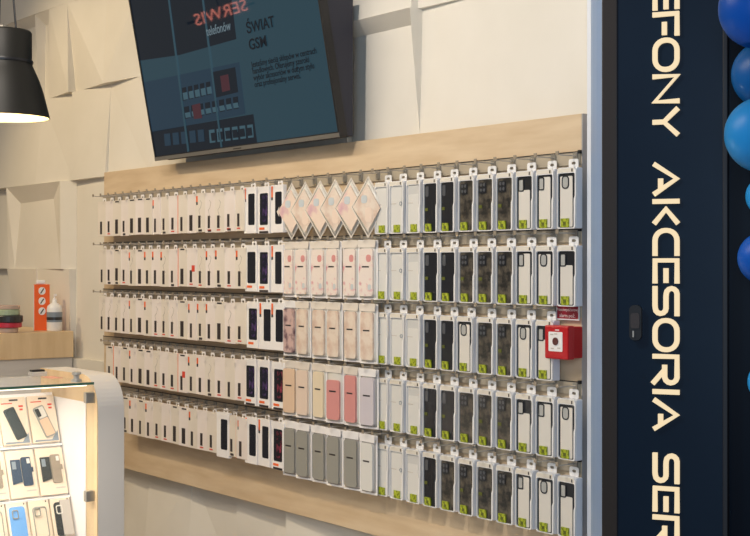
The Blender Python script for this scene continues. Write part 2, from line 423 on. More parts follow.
# ---------------------------------------------------------------- pegboard
BX0, BX1 = ux(104), ux(581.5); BZ1 = EYE+.431; BZ0 = EYE-.936
board = empty('display_board', ((BX0+BX1)/2, WALL, BZ0), 'wide maple wall board with five metal rails full of hanging packs', 'display board')
def loc(o): return o
def bchild(name, x0, x1, y0, y1, z0, z1, m, bev=0, par=None):
    b = bx(x0, x1, y0, y1, z0, z1, bev=bev)
    bmesh.ops.translate(b, verts=b.verts[:], vec=-Vector(board.location))
    return link(name, b, m, par or board)
bchild('backing', BX0, BX1, WALL, WALL+.022, BZ0, BZ1, 'maple', .0015)
bchild('edge_strip', BX1, BX1+.003, WALL+.001, WALL+.022, BZ0, BZ1, 'edge')
RAILZ = [EYE+.322, EYE+.100, EYE-.1165, EYE-.3375, EYE-.560]
ROWN = ['top row', 'second row', 'middle row', 'fourth row', 'bottom row']
for z in RAILZ:
    r = bchild('rail', BX0+.004, BX1-.002, WALL-.007, WALL, z-.038, z, 'rail', .001)
    bchild('slot', BX0+.006, BX1-.004, WALL-.0085, WALL-.0065, z-.002, z+.0012, 'slot', 0, r)
    for xx in (BX1-.006,):
        bchild('end_cap', xx, xx+.008, WALL-.010, WALL-.001, z-.006, z+.004, 'black', 0, r)

# ---------------------------------------------------------------- hooks
def make_hook(L):
    t = empty('peg_hook', (0, 0, 0))
    link('backplate', bx(-.009, .009, -.006, 0, -.026, .004, bev=.001), 'steel', t)
    bm = bmesh.new(); tube(bm, [(0, -.002, -.006), (0, -L*.5, -.006), (0, -L+.012, -.006), (0, -L+.003, -.004), (0, -L, .002)], .0022, 5)
    link('prong', bm, 'chrome', t)
    bm = bmesh.new(); box(bm, -.006, .006, -L-.002, -L, -.008, .004); link('tip_cap', bm, 'hooktip', t)
    return t
hook_short = make_hook(.075); hook_long = make_hook(.105)

# ---------------------------------------------------------------- packs (origin at the hang hole, front towards -y)
def hang_tab(t, w, z0, m='white', d=.001):
    bm = bmesh.new()
    out = rrect(-w/2, w/2, z0, .012, .006, 3); hole = rrect(-.008, .008, -.004, .004, .0039, 3)
    ring(bm, out, hole, -d, 0); link('hang_tab', bm, m, t)

def case_box(kind, n):
    """plastic case box: body, front frame, case, camera, label"""
    t = empty('phone_case_box', (0, 0, 0))
    w, hh, d = .071, .174, .026; zt = -.014; zb = zt-hh
    bm = bmesh.new(); box(bm, -w/2, w/2, -d, 0, zb, zt, bev=.003); link('box_body', bm, 'boxclear', t)
    hang_tab(t, .038, zt-.002, 'white')
    st = .0
    x0, x1 = -w/2+.0025, w/2-.0015
    mid = zb+hh*.5
    inner = [(x0, zb+.006), (x0+.004, zb+.0025), (x1-.007, zb+.0025), (x1-.004, zb+.006), (x1-.004, mid-.004), (x1, mid+.006), (x1, zt-.020), (x1-.004, zt-.016), (x0+.004, zt-.016), (x0, zt-.020)]
    outer = [(-w/2, zb+.005), (-w/2+.005, zb), (w/2-.005, zb), (w/2, zb+.005), (w/2+.001, mid-.004), (w/2+.003, mid+.006), (w/2+.002, zt-.008), (w/2-.006, zt), (-w/2+.006, zt), (-w/2, zt-.008)]
    bm = bmesh.new(); ring(bm, outer, inner, -d-.006, -d+.001); link('front_frame', bm, 'white', t)
    link('header_card', bx(-w/2+.003, w/2-.004, -d-.0064, -d-.0058, zt-.014, zt-.002), 'header', t)
    link('header_mark', bx(w/2-.014, w/2-.009, -d-.0068, -d-.006, zt-.013, zt-.004), 'ink', t)
    cx0, cx1, cz0, cz1 = x0+.0005, x1-.0005, zb+.003, zt-.0165
    body = {'C': 'clear', 'D': 'dark', 'M': 'camo', 'F': 'dark'}[kind]
    bm = bmesh.new(); prism(bm, rrect(cx0, cx1, cz0, cz1, .008), -d-.002, -d+.001); c = link('phone_case', bm, body, t)
    if kind == 'C':
        bm = bmesh.new(); prism(bm, rrect(cx0+.005, cx1-.007, cz0+.004, cz1-(.03 if n == 2 else .006), .006), -d-.0028, -d-.002); link('case_back', bm, 'clear2', c)
        link('print_line', bx(cx0+.002, cx0+.030, -d-.0034, -d-.0028, zb+.098, zb+.100), 'grey_print', c)
        if n == 1:
            bm = bmesh.new(); ring(bm, rrect(cx1-.018, cx1-.006, zb+.092, zb+.106, .0059), rrect(cx1-.016, cx1-.008, zb+.094, zb+.104, .0039), -d-.004, -d-.0028); link('round_mark', bm, 'grey_label' if 'grey_label' in M else 'greylabel', c)
    if kind == 'F':
        bm = bmesh.new(); prism(bm, rrect(cx0+.007, cx1-.011, cz0+.002, cz1-(.006, .008, .040)[n % 3], .004), -d-.0030, -d-.002); link('white_insert', bm, 'insert', c)
        a, b = cx0+.006, cx0+.030
        if n == 1: a, b = cx0+.014, cx0+.042
        bm = bmesh.new(); ring(bm, rrect(a, b, cz1-.044, cz1-.006, .0115 if n == 1 else .005), rrect(a+.0035, b-.0035, cz1-.0405, cz1-.0095, .008 if n == 1 else .003), -d-.0045, -d-.002); link('camera_ring', bm, 'dark', c)
        bm = bmesh.new(); prism(bm, rrect(a+.003, b-.003, cz1-.041, cz1-.009, .0028 if n != 1 else .008), -d-.0036, -d-.0025); link('camera_glass', bm, 'glassgrey', c)
    if kind in 'DM':
        bm = bmesh.new(); prism(bm, rrect(cx0+.006, cx0+.022 if kind == 'D' else cx0+.036, cz1-.042, cz1-.008, .005), -d-.0035, -d-.002); cm = link('camera_cutout', bm, 'darkgrey' if kind == 'D' else 'dark', c)
        if kind == 'M':
            bm = bmesh.new()
            for q in ((.014, .016), (.028, .016), (.014, .032), (.028, .032)):
                prism(bm, rrect(cx0+q[0]-.005, cx0+q[0]+.005, cz1-q[1]-.005, cz1-q[1]+.005, .0049, 3), -d-.0045, -d-.0035)
            link('lens', bm, 'darkgrey', cm)
        link('side_print', bx(cx0+.003, cx0+.018, -d-.0036, -d-.002, zb+.070, zb+.080), 'olive', c) if n != 2 else None
    lx = {'C': .002, 'F': -.006}.get(kind, -.010)
    lb = link('lime_label', bx(lx-.014, lx+.016, -d-.0072, -d-.003, zb+.004, zb+.029), 'lime', t)
    link('label_print', bx(lx-.004, lx+.007, -d-.0077, -d-.0072, zb+.011, zb+.020), 'olive' if kind != 'C' else 'lime', lb)
    return t

def small_card(flags, n):
    t = empty('accessory_box', (0, 0, 0))
    w, hh, d = .082, .160, .013; zt = -.004; zb = zt-hh
    wide = 'W' in flags
    link('card_body', bx(-w/2, w/2, -d, 0, zb, zt, bev=.0008), 'card' if n % 2 else 'card2', t)
    hang_tab(t, .030, zt-.002, 'cardw')
    yy = -d-.0006; ww = .027 if wide else .018
    link('window', bx(-.018, -.018+ww, yy, -d+.0002, zb+(.010 if not set('RK') & set(flags) else .018), zb+(.074 if wide else .068)), 'ink', t)
    if 'O' in flags:
        link('orange_tag', bx(-.034, -.022, yy, -d+.0002, zt-.036, zt-.012), 'orange', t)
        link('tag_foot', bx(-.034, -.022, yy, -d+.0002, zt-.048, zt-.036), 'ink', t)
    if 'T' in flags: link('top_tab', bx(-.018, .018, yy, -d+.0002, zt-.009, zt-.003), 'ink', t)
    if 'R' in flags: link('red_mark', bx(-.020, .006, yy, -d+.0002, zb+.008, zb+.013), 'red_print', t)
    if 'K' in flags: link('black_mark', bx(-.016, .010, yy, -d+.0002, zb+.003, zb+.012), 'ink', t)
    if 'S' in flags: link('red_square', bx(-.002, .022, yy, -d+.0002, zb+.062, zb+.088), 'red_print', t)
    if 'L' in flags: link('orange_edge', bx(-w/2, -w/2+.004, yy, -d+.0002, zb, zt), 'orange', t)
    if 'V' in flags:                                  # grey wavy outline printed on the card
        bm = bmesh.new(); P = [(-.004+.010*math.sin(k*1.05)+(.004 if k % 2 else 0), zt-.03-k*.010) for k in range(8)]
        ribbon(bm, P, .0022, yy, -d+.0002); link('wave_print', bm, 'grey_print', t)
    return t

def phone_card(art, flags, n):
    t = empty('screen_protector_box', (0, 0, 0))
    w, hh, d = .088, .178, .016; zt = -.004; zb = zt-hh
    link('card_body', bx(-w/2, w/2, -d, 0, zb, zt, bev=.001), 'cardw', t)
    hang_tab(t, .034, zt-.002, 'cardw')
    yy = -d-.0008
    x0 = -.026 if 'n' not in flags else -.012
    bm = bmesh.new(); prism(bm, rrect(x0, .034, zb+.032, zt-.026, .006), yy, -d+.0002); p = link('phone_picture', bm, 'phone_dark', t)
    if art:
        bm = bmesh.new(); prism(bm, rrect(x0+.022, .031, zb+.040, zt-.034, .004), yy-.0005, yy+.0002); link('screen_art', bm, art, p)
    if 'O' in flags:
        link('orange_tag', bx(-.040, -.029, yy, -d+.0002, zt-.045, zt-.004), 'orange', t)
        link('tag_foot', bx(-.040, -.029, yy, -d+.0002, zt-.056, zt-.045), 'ink', t)
    if 'R' in flags: link('orange_label', bx(-.030, .008, yy, -d+.0002, zb+.014, zb+.023), 'orange', t)
    if 'K' in flags: link('black_band', bx(-.030, .036, yy, -d+.0002, zb+.001, zb+.009), 'ink', t)
    return t

def puff(bm, w, hh, z0, dep, nx_=6, nz=12, pinch=.0, mi=0):
    """closed cushion: front and back bulge, flat sealed border"""
    def P(i, j, s):
        u, v = i/nx_*2-1, j/nz*2-1
        b = (1-abs(u)**3)*(1-abs(v)**6)
        wob = .0012*math.sin(5*v+s)
        return (u*w/2*(1-pinch*(1-abs(v)**2)*.5)+wob, s*dep*b, z0-(1-(v+1)/2)*hh)
    F = [[bm.verts.new(P(i, j, -1)) for i in range(nx_+1)] for j in range(nz+1)]
    B = [[F[j][i] if i in (0, nx_) or j in (0, nz) else bm.verts.new(P(i, j, .5)) for i in range(nx_+1)] for j in range(nz+1)]
    for j in range(nz):
        for i in range(nx_):
            bm.faces.new((F[j][i], F[j][i+1], F[j+1][i+1], F[j+1][i]))
            bm.faces.new((B[j][i], B[j+1][i], B[j+1][i+1], B[j][i+1]))

def pouch(m, film='poly', w=.096, short=0, n=0, seam=True):
    t = empty('phone_case_pouch', (0, 0, 0))
    hh = .205; zt = .010
    bm = bmesh.new(); puff(bm, w, hh, zt, .011); link('film_bag', bm, film, t, True)
    cz1 = zt-.030-short; cz0 = zt-hh+.014
    bm = bmesh.new(); prism(bm, rrect(-w/2+.014, w/2-.014, cz0, cz1, .010), -.014, -.004); c = link('phone_case', bm, m, t)
    link('brand_print', bx(-.018, .016, -.0147, -.014, zt-.094, zt-.089), 'ink', c)
    if seam:
        bm = bmesh.new(); prism(bm, [(-w/2+.006, zt-.026), (w/2-.006, zt-.026), (w/2-.002, zt-.001), (.010, zt+.001), (-.012, zt-.003), (-w/2+.002, zt-.002)], -.0115, -.0085)
        link('white_header', bm, 'cardw' if film == 'polyc' else 'card2', t)
    bm = bmesh.new(); ring(bm, [(-w/2, zt-hh), (w/2, zt-hh+.002), (w/2, zt-.002), (-w/2, zt)], [(-w/2+.006, zt-hh+.007), (w/2-.006, zt-hh+.008), (w/2-.007, zt-.018), (-w/2+.007, zt-.018)], -.0035, 0); link('sealed_edge', bm, 'cardw', t)
    if m == 'floral':
        bm = bmesh.new(); prism(bm, rrect(.010, .026, cz0+.02, cz0+.04, .007), -.0146, -.014); link('blue_flower', bm, 'blueprint', c)
        bm = bmesh.new(); prism(bm, rrect(.002, .026, cz1-.045, cz1-.02, .010), -.0146, -.014); link('pink_flower', bm, 'pink', c)
    return t
def diamond(n):
    t = empty('diamond_pouch', (0, 0, 0))
    a = .098; k = 1.06; H = a*k
    bm = bmesh.new()
    N = 8
    def P(i, j, s):
        u, v = i/N, j/N                      # two sides from the top corner
        b = (16*u*(1-u)*v*(1-v))**.6
        return ((u-v)*a*.76, s*.010*b, .006-(u+v)*H)
    F = [[bm.verts.new(P(i, j, -1)) for i in range(N+1)] for j in range(N+1)]
    B = [[F[j][i] if i in (0, N) or j in (0, N) else bm.verts.new(P(i, j, .5)) for i in range(N+1)] for j in range(N+1)]
    for j in range(N):
        for i in range(N):
            bm.faces.new((F[j][i], F[j][i+1], F[j+1][i+1], F[j+1][i])); bm.faces.new((B[j][i], B[j+1][i], B[j+1][i+1], B[j][i+1]))
    link('film_bag', bm, 'poly', t, True)
    bm = bmesh.new(); ring(bm, [(0, .008), (a*.77, -H+.006), (0, -2*H+.004), (-a*.77, -H+.006)], [(0, .001), (a*.73, -H+.006), (0, -2*H+.011), (-a*.73, -H+.006)], -.0025, 0); link('sealed_edge', bm, 'card2', t)
    bm = bmesh.new(); prism(bm, [(.004, -.020), (a*.62, -H), (.008, -2*H+.030), (-a*.62, -H+.006)], -.0125, -.0085); c = link('printed_sleeve', bm, ['unicorn', 'marble', 'unicorn', 'marble'][n % 4], t)
    bm = bmesh.new(); prism(bm, rrect(-.022, .004, -.085, -.058, .009), -.0135, -.0125); link('blue_print', bm, 'blueprint', c)
    if n % 2 == 1: bm = bmesh.new(); prism(bm, rrect(-.004, .026, -.150, -.100, .012), -.0135, -.0125); link('pink_print', bm, 'unicorn', c)
    return t

PROTO = {}
def proto(key, fn, *a):
    if key not in PROTO: PROTO[key] = fn(*a)
    return PROTO[key]

# rows: (pixel x of the pack centre, code)
L1 = [(102, 's'), (109.5, 'sR'), (117, 'sWT'), (124.5, 'sK'), (132, 'sWT'), (140, 'sWT'), (148, 'sWT'), (156, 'sO'), (164.5, 'sK'), (173.5, 'sR'), (182.5, 'sL'), (191.5, 'sW'),
      (200.5, 'sOKV'), (210, 'sRKV'), (219.5, 'sRV'), (229.5, 'sRK'), (239.5, 'sR')]
L2 = [(102.5, 's'), (109.5, 'sK'), (117, 'sWTK'), (124.5, 'sR'), (132, 'sOV'), (140, 'sWT'), (148, 'sO'), (156, 'sO'), (164.5, 'sOV'), (173, 'sK'), (182.5, 'sWTL'), (192, 'sSR'),
      (201, 'sRV'), (210, 'sOV'), (219.5, 'sOK'), (230, 'sR'), (240.5, 'sOV')]
L3 = [(102.5, 'sV'), (109.5, 'sV'), (117, 'sV'), (124.5, 'sV'), (132, 'sO'), (140, 'sWT'), (148, 'sO'), (156.5, 'sRV'), (164.5, 'sRV'), (173, 'sRV'), (182.5, 'sWT'), (192, 'sO'),
      (201, 'sOK'), (210, 'sO'), (219.5, 'sWT'), (230, 'sRV'), (240.5, 'sR')]
L4 = [(110, 'sTK'), (117.5, 'sL'), (125, 'sT'), (132.5, 'sO'), (140.5, 'sWT'), (148.5, 'sWT'), (156.5, 'sRV'), (164.5, 'sR'), (173, 'sR'), (182.5, 'sTLS'), (192, 'sO'),
      (201, 'sO'), (210, 'sKV'), (220, 'sR'), (230, 's'), (240.5, 'sR')]
L5 = [(125.5, 'sTK'), (133, 'sO'), (141, 'sT'), (149, 'sO'), (157.5, 'sR'), (166, 'sR'), (175, 'sWT'), (184, 'sWT'), (193, 'sO'), (202.5, 'sR'), (212, 'sR'), (222.5, 'pn'), (232.5, 'sKL'), (241.5, 'sOL')]
P1 = [(250, 'pnO'), (263.5, 'paRK'), (277, 'pnO')]
P2 = [(251, 'pR'), (263.5, 'paRK'), (277, 'pnO')]
P3 = [(252.5, 'paR'), (265.5, 'pnO'), (277.5, 'pnO')]
P4 = [(250, 'paRK'), (263.5, 'paRK'), (278, 'prRK')]
P5 = [(251, 'pnO'), (264, 'pnO'), (277.5, 'prRK')]
XM = [290.5, 304.5, 320, 335.5, 352, 369.5]
MID = [['d0', 'd1', 'd2', 'd3', 'd0', 'd1'], ['qf'] * 6, ['qt', 'qm', 'qm', 'qm', 'qm', 'qm'], ['qb', 'qe', 'qc', 'qp', 'qP', 'ql'], ['qg', 'qg', 'qg', 'qg', 'qg', 'qw']]
XR_ = [381.5, 397, 413.5, 430.5, 448, 466.5, 485, 504.5, 524.5, 545, 567]
CAS = ['CCCDDMMMFFF', 'CCCDDMMMFFF', 'CCCDDFMMFF', 'CCCDDMMMFFF', 'CCCDMMMMFFF']
ORD = ['first', 'second', 'third', 'fourth', 'fifth', 'sixth', 'seventh', 'eighth', 'ninth', 'tenth', 'eleventh', 'twelfth', 'thirteenth', 'fourteenth', 'fifteenth', 'sixteenth', 'seventeenth', 'eighteenth', 'nineteenth', 'twentieth']
def colour(k, code, j):
    if k == 's':
        a = []
        if 'O' in code: a.append('orange tag')
        if 'S' in code: a.append('red square')
        if 'L' in code: a.append('orange edge line')
        if 'K' in code: a.append('black mark')
        if 'R' in code and not a: a.append('red mark')
        return 'white box with thin black window' + (' and ' + a[0] if a else '')
    if k == 'p':
        return {'a': 'white box picturing a purple phone', 'r': 'white box picturing a pink and black phone'}.get(code[1] if len(code) > 1 else '', 'white box picturing a black phone')
SLEEVE = {'f': 'floral', 't': 'tri', 'm': 'marble', 'b': 'tan', 'e': 'beige', 'c': 'cream', 'p': 'pink', 'P': 'pink', 'l': 'lilac', 'g': 'grey', 'w': 'clear2'}
PNAME = {'f': 'film pouch with pink floral phone case', 't': 'film pouch with pink and black case', 'm': 'film pouch with pale marbled case', 'b': 'film pouch with tan case',
         'e': 'film pouch with pinkish beige case', 'c': 'film pouch with cream case', 'p': 'film pouch with coral pink case set low', 'P': 'film pouch with tall coral pink case',
         'l': 'clear pouch with pale lilac case', 'g': 'film pouch with grey case', 'w': 'clear pouch with pale clear case'}
CN = {'C': 'frosted box with clear phone case', 'D': 'frosted box with plain black phone case', 'M': 'frosted box with dark leaf-patterned case', 'F': 'frosted box with black-rimmed clear case'}
rng = random.Random(11)
def place(p, x, yfront_gap, z, label, cat, group, tilt=0):
    o = copy_tree(p); o.location = (x, WALL-yfront_gap, z); o.rotation_euler = (0, 0, tilt)
    tag(o, label, cat, group); return o
def hook(p, x, z, label, row):
    o = copy_tree(p); o.location = (x, WALL-.007, z-.006); tag(o, label, 'hook', 'metal peg hooks on the %s rail' % row)
LEFT = [L1, L2, L3, L4, L5]; PH = [P1, P2, P3, P4, P5]
for r in range(5):
    row = ROWN[r]; rz = RAILZ[r]; rn = row.split()[0]
    items = []
    for j, (px, code) in enumerate(LEFT[r]): items.append((px, code, 'left'))
    for j, (px, code) in enumerate(PH[r]): items.append((px, code, 'phone'))
    n_cards = len(items)
    for j, px in enumerate(XM): items.append((px+(1 if r > 1 else 0), MID[r][j], 'mid'))
    for j, k in enumerate(CAS[r]):
        px = XR_[j]
        if r == 2 and j == 5: px -= 1.5
        items.append((px, k, 'case'))
    nc = len(CAS[r])
    for i, (px, code, sec) in enumerate(items):
        if code[0] in 'sp' and sec in ('left', 'phone'):
            gap = .055 if sec == 'left' else .050
            d = .013 if code[0] == 's' else .016
            x = ux(px, WALL-gap-d)
            if code[0] == 's':
                var = i % 2; p = proto(code+str(var), small_card, code[1:], var); cat = 'accessory box'; grp = 'narrow-window boxes on the '+row
                lab = '%s, %s from left, %s' % (colour('s', code, i), ORD[i], row)
            else:
                art = 'phone_art' if 'a' in code else 'phone_red' if 'r' in code[1:] else None
                p = proto(code, phone_card, art, code[1:], i); cat = 'accessory box'; grp = 'phone picture boxes on the '+row
                lab = '%s, %s from left, %s' % (colour('p', code, i), ORD[i], row)
            jit = rng.uniform(-.003, .003)
            place(p, x, gap, rz-(.031 if code[0] == 's' else .024)+rng.uniform(-.002, .002), lab, cat, grp, rng.uniform(-.05, .05))
            hook(hook_long, x, rz, 'metal peg hook carrying the %s pack from left, %s' % (ORD[i], row), rn)
        elif sec == 'mid':
            j = i-n_cards; gap = .050
            x = ux(px+(1.5-.5*j if code[0] == 'd' else 0), WALL-gap)
            if code[0] == 'd': p = proto(code, diamond, int(code[1])); cat = 'pouch'; lab = 'diamond-shaped film pouch with pastel print, %s diamond from left, top row' % ORD[j]; nm = 'diamond pouches on the top row'
            else:
                film = 'polyc' if code[1] in 'lwtg' else 'poly'
                p = proto(code, pouch, SLEEVE[code[1]], film, .094, .022 if code[1] == 'p' else 0); cat = 'pouch'; nm = 'film pouches on the '+row
                lab = '%s, %s pouch from left, %s' % (PNAME[code[1]], ORD[j], row)
            place(p, x, gap+(0 if code[0] == 'd' else .004 if j % 2 else 0), rz-.018-(.012 if code[0] == 'd' else .010), lab, cat, nm, .24 if code[0] == 'd' else rng.uniform(-.03, .16))
            hook(hook_short, x, rz, 'metal peg hook carrying the %s pouch from left, %s' % (ORD[j], row), rn)
        else:
            j = i-n_cards-6; gap = .014
            x = ux(px, WALL-gap-.03)
            nvar = {'C': j % 3, 'F': (j+r) % 3, 'D': j % 2, 'M': (j+r) % 3}[code]
            p = proto('case'+code+str(nvar), case_box, code, nvar)
            lab = '%s, %s box from right, %s' % (CN[code], ORD[nc-1-j], row)
            place(p, x, gap+rng.uniform(0, .003), rz-.033, lab, 'phone case', 'frosted case boxes on the '+row, rng.uniform(-.035, .035))
            hook(hook_short, x, rz, 'metal peg hook carrying the %s box from right, %s' % (ORD[nc-1-j], row), rn)
for p in PROTO.values(): drop_tree(p)
drop_tree(hook_short); drop_tree(hook_long)

# ---------------------------------------------------------------- fire call point and its sign
yf = WALL-.062
cx0, cx1 = ux(544.5, yf), ux(568, yf); cz1 = on_y(545, 325, yf).z; cz0 = on_y(545, 358.3, yf).z
cp = empty('fire_call_point', ((cx0+cx1)/2, WALL, (cz0+cz1)/2), 'red fire alarm call point box at the right end of the board', 'fire alarm')
hw, hh = (cx1-cx0)/2, (cz1-cz0)/2
link('back_box', bx(-hw+.003, hw-.003, -.036, 0, -hh+.003, hh-.003, bev=.003), 'redplastic', cp)
link('front_cover', bx(-hw, hw, -.062, -.035, -hh, hh, bev=.004), 'redplastic', cp)
bm = bmesh.new(); prism(bm, rrect(-.030, .026, -.026, .030, .003), -.0632, -.061); g = link('break_glass', bm, 'white', cp)
bm = bmesh.new(); prism(bm, rrect(-.012, .010, -.008, .014, .0109, 5), -.0655, -.063); link('push_button', bm, 'brown', g)
bm = bmesh.new()
for q in ((-.016, .022), (0, .024), (-.014, -.018), (.012, -.016)): box(bm, q[0]-.006, q[0]+.006, -.0638, -.0631, q[1]-.0015, q[1]+.0015)
link('glass_print', bm, 'grey_print', g)
link('maker_mark', bx(-.004, .012, -.0626, -.0618, .034, .037), 'white', cp)
ys = WALL-.012
a, b = on_y(557.3, 305.8, ys), on_y(578.2, 319.2, ys)
rs = empty('warning_sign', ((a.x+b.x)/2, ys, (a.z+b.z)/2), 'small dark red sign with two lines of white lettering above the call point', 'sign')
hw, hh = (b.x-a.x)/2, (a.z-b.z)/2
link('sign_plate', bx(-hw-.003, hw+.003, 0, .004, -hh-.004, hh+.003), 'white', rs)
link('red_face', bx(-hw, hw, -.001, 0, -hh, hh), 'redsign', rs)
text_mesh('lettering', 'Przeciwpożarowy', .0125, 'card', rs, (0, -.0012, .004), align='CENTER', extrude=.0003)
text_mesh('lettering', 'alarm poż.', .0150, 'card', rs, (0, -.0012, -.014), align='CENTER', extrude=.0003)

# ---------------------------------------------------------------- television
TILT = math.radians(10.6)
y0 = WALL-.075
tx0, tx1 = ux(156.5, y0), ux(341.5, y0); tw = tx1-tx0; tz = on_y(341, 137, y0).z; TH = tw*.575
tv = empty('television', ((tx0+tx1)/2, y0, tz), 'large flat television tilted forward above the display board', 'television')
def tl(y, z):      # tilted frame: y out of the screen is negative, z up the screen
    return (y*math.cos(TILT)-z*math.sin(TILT), y*math.sin(TILT)+z*math.cos(TILT))
def tilted(bm):
    for v in bm.verts:
        yy, zz = tl(v.co.y, v.co.z); v.co.y, v.co.z = yy, zz
    return bm
hw = tw/2
link('casing', tilted(bx(-hw, hw, 0, .028, 0, TH, bev=.002)), 'black', tv)
bm = bmesh.new(); ring(bm, [(-hw, 0), (hw, 0), (hw, TH), (-hw, TH)], [(-hw+.009, .020), (hw-.009, .020), (hw-.009, TH-.010), (-hw+.009, TH-.010)], -.006, .001)
link('bezel', tilted(bm), 'black', tv)
link('lower_trim', tilted(bx(-hw+.002, hw-.002, -.0085, -.005, .001, .016)), 'steel', tv)
link('badge', tilted(bx(-.03, .03, -.0092, -.0084, .006, .010)), 'slot', tv)
bm = bmesh.new()
pr = [(.026, .0), (.026, .50), (.060, .50)]
k0 = [tl(.020, .005), tl(.020, .53), (.052, .49), (.052, .005)]
va = [bm.verts.new((-hw+.02, y, z)) for y, z in k0]; vb = [bm.verts.new((hw-.004, y, z)) for y, z in k0]
bm.faces.new(va); bm.faces.new(vb[::-1])
for i in range(4): bm.faces.new((va[i], vb[i], vb[(i+1) % 4], va[(i+1) % 4]))
link('rear_wedge', bm, mat('navy_black_wedge', srgb(38, 40, 54), .5), tv)  # dark wedge filling the space behind the tilted casing
link('wall_bracket', bx(-.20, .20, .050, .080, .25, .48), 'black', tv)
def scr(name, col, es):
    m = mat(name, (0.004, .005, .006), .03, emit=col, es=es, spec=.5); M[name] = m; return name
scr('screen_line', srgb(52, 86, 100), .62); scr('screen_teal', srgb(46, 78, 92), .62); scr('screen_navy', srgb(14, 28, 42), .62); scr('screen_text', srgb(8, 16, 26), .9)
scr('screen_blue', srgb(36, 64, 84), .62); scr('screen_pale', srgb(70, 104, 118), .62); scr('screen_red', srgb(84, 44, 54), .62); scr('screen_word', srgb(120, 140, 150), .62)
sx0, sx1, sz0, sz1 = -hw+.009, hw-.009, .020, TH-.010
sc = link('screen', tilted(bx(sx0, sx1, -.0025, .0005, sz0, sz1)), 'screen_teal', tv)
# px -> screen coordinates
def s_at(px, py):
    d = ray(px, py); q = Vector(tv.location); n = Vector((0, -math.cos(TILT), -math.sin(TILT)))
    o = Vector((0, 0, EYE)); t = (q-o).dot(n)/d.dot(n); p = o+d*t-q
    return p.x, p.y*(-math.sin(TILT))+p.z*math.cos(TILT)
def quad(name, pts, m, lay=1, par=None):
    bm = bmesh.new(); P = [s_at(*p) for p in pts]
    P = [(min(max(x, sx0), sx1), min(max(z, sz0), sz1)) for x, z in P]
    prism(bm, P, -.0025-.0004*lay, -.002); return link(name, tilted(bm), m, par or sc)
pic = quad('shop_picture', [(120, -60), (225, -60), (237, 39), (180, 55), (120, 66)], 'screen_navy', 1)
quad('shelf_panel', [(120, 88), (240, 62), (246, 114), (120, 138)], 'screen_blue', 2)
quad('dark_band', [(120, 137), (254, 114), (258, 144), (120, 166)], 'screen_navy', 2)
quad('poster', [(213, 72), (236, 67), (239, 92), (215, 98)], 'screen_navy', 3); quad('poster_dot', [(221, 76), (229, 74), (231, 90), (223, 92)], 'screen_red', 4)
bm = bmesh.new(); rq = random.Random(5)
def cells(rows, m, name, lay):
    bm = bmesh.new()
    for (xa, ya, xb, yb2, n, h_) in rows:
        for i in range(n):
            k = (i+.1)/n; k2 = (i+.8)/n
            P = [(xa+(xb-xa)*k, ya+(yb2-ya)*k-h_), (xa+(xb-xa)*k2, ya+(yb2-ya)*k2-h_), (xa+(xb-xa)*k2+1, ya+(yb2-ya)*k2), (xa+(xb-xa)*k+1, ya+(yb2-ya)*k)]
            prism(bm, [s_at(*p) for p in P], -.0025-.0004*lay, -.002)
    return link(name, tilted(bm), m, sc)
for q in ((182, 101, 212, 94, 5, 13), (184, 119, 240, 108, 8, 12)): cells([q], 'screen_navy', 'shelf_pictures', 4)
for q in ((183, 100, 213, 93, 5, 7), (185, 118, 240, 107, 8, 5), (209, 143, 255, 137, 6, 13)): cells([q], 'screen_pale', 'pack_pictures', 5)
cells([(211, 141, 254, 135, 6, 8)], 'screen_navy', 'pack_marks', 6)
cells([(164, 146, 206, 141, 5, 12)], 'screen_blue', 'bottle_pictures', 5)
quad('red_spot', [(193, 105), (201, 103), (203, 118), (195, 119)], 'screen_red', 6)
for xa in (169.5, 203.5): quad('light_line', [(xa-3, -20), (xa-1.8, -20), (xa+20.6, 151), (xa+19, 152)] if xa < 200 else [(xa-3, -20), (xa-1.6, -20), (xa+20, 149), (xa+18.6, 150)], 'screen_line', 7)
def stext(s, px, py, size, m, name='screen_text', squeeze=1.0):
    x, z = s_at(px, py)
    o = text_mesh(name, s, size, m, sc, (0, 0, 0), extrude=.0003, bold=.0009 if size > .05 else .0004)
    yy, zz = tl(-.0052, z); o.location = (x, yy, zz); o.rotation_euler = (math.pi/2+TILT, 0, 0); o.scale = (squeeze, 1, 1)
    return o
stext('ŚWIAT', 248, 33.5, .056, 'screen_text', squeeze=1.08); stext('GSM', 250.5, 50, .056, 'screen_text', squeeze=1.15)
for i, s in enumerate(['Jesteśmy siecią sklepów w centrach', 'handlowych. Oferujemy szeroki', 'wybór akcesoriów w dużym stylu', 'oraz profesjonalny serwis.']):
    stext(s, 253+i*1.0, 67.3+i*6.6, .030, 'screen_text', squeeze=.98)
stext('telefonów', 208, 36, .05, 'screen_word', 'screen_caption', .9)

# lit sign that the television mirrors
n_ = Vector((0, -math.cos(TILT), -math.sin(TILT)))
d = ray(221, 11).normalized(); o_ = Vector((0, 0, EYE)); t_ = (Vector(tv.location)-o_).dot(n_)/d.dot(n_); hit = o_+d*t_
rf = d-2*d.dot(n_)*n_; sp = hit+rf*2.6
sg = empty('neon_sign', sp, 'illuminated pink sign opposite the television, reflected in its screen', 'sign', rot=(0, 0, math.atan2(-rf.y, -rf.x)+math.pi/2))
M['neon'] = mat('neon_glow', (1, .6, .5), emit=srgb(255, 140, 120), es=4.5)
link('sign_back', bx(-.20, .20, .008, .016, -.02, -.005), 'navydark', sg)
text_mesh('sign_letters', 'SERWIS', .095, 'neon', sg, (0, 0, -.04), extrude=.003, align='CENTER')
link('hanger', bx(-.004, .004, .008, .016, -.01, 3.3-sp.z), 'black', sg)

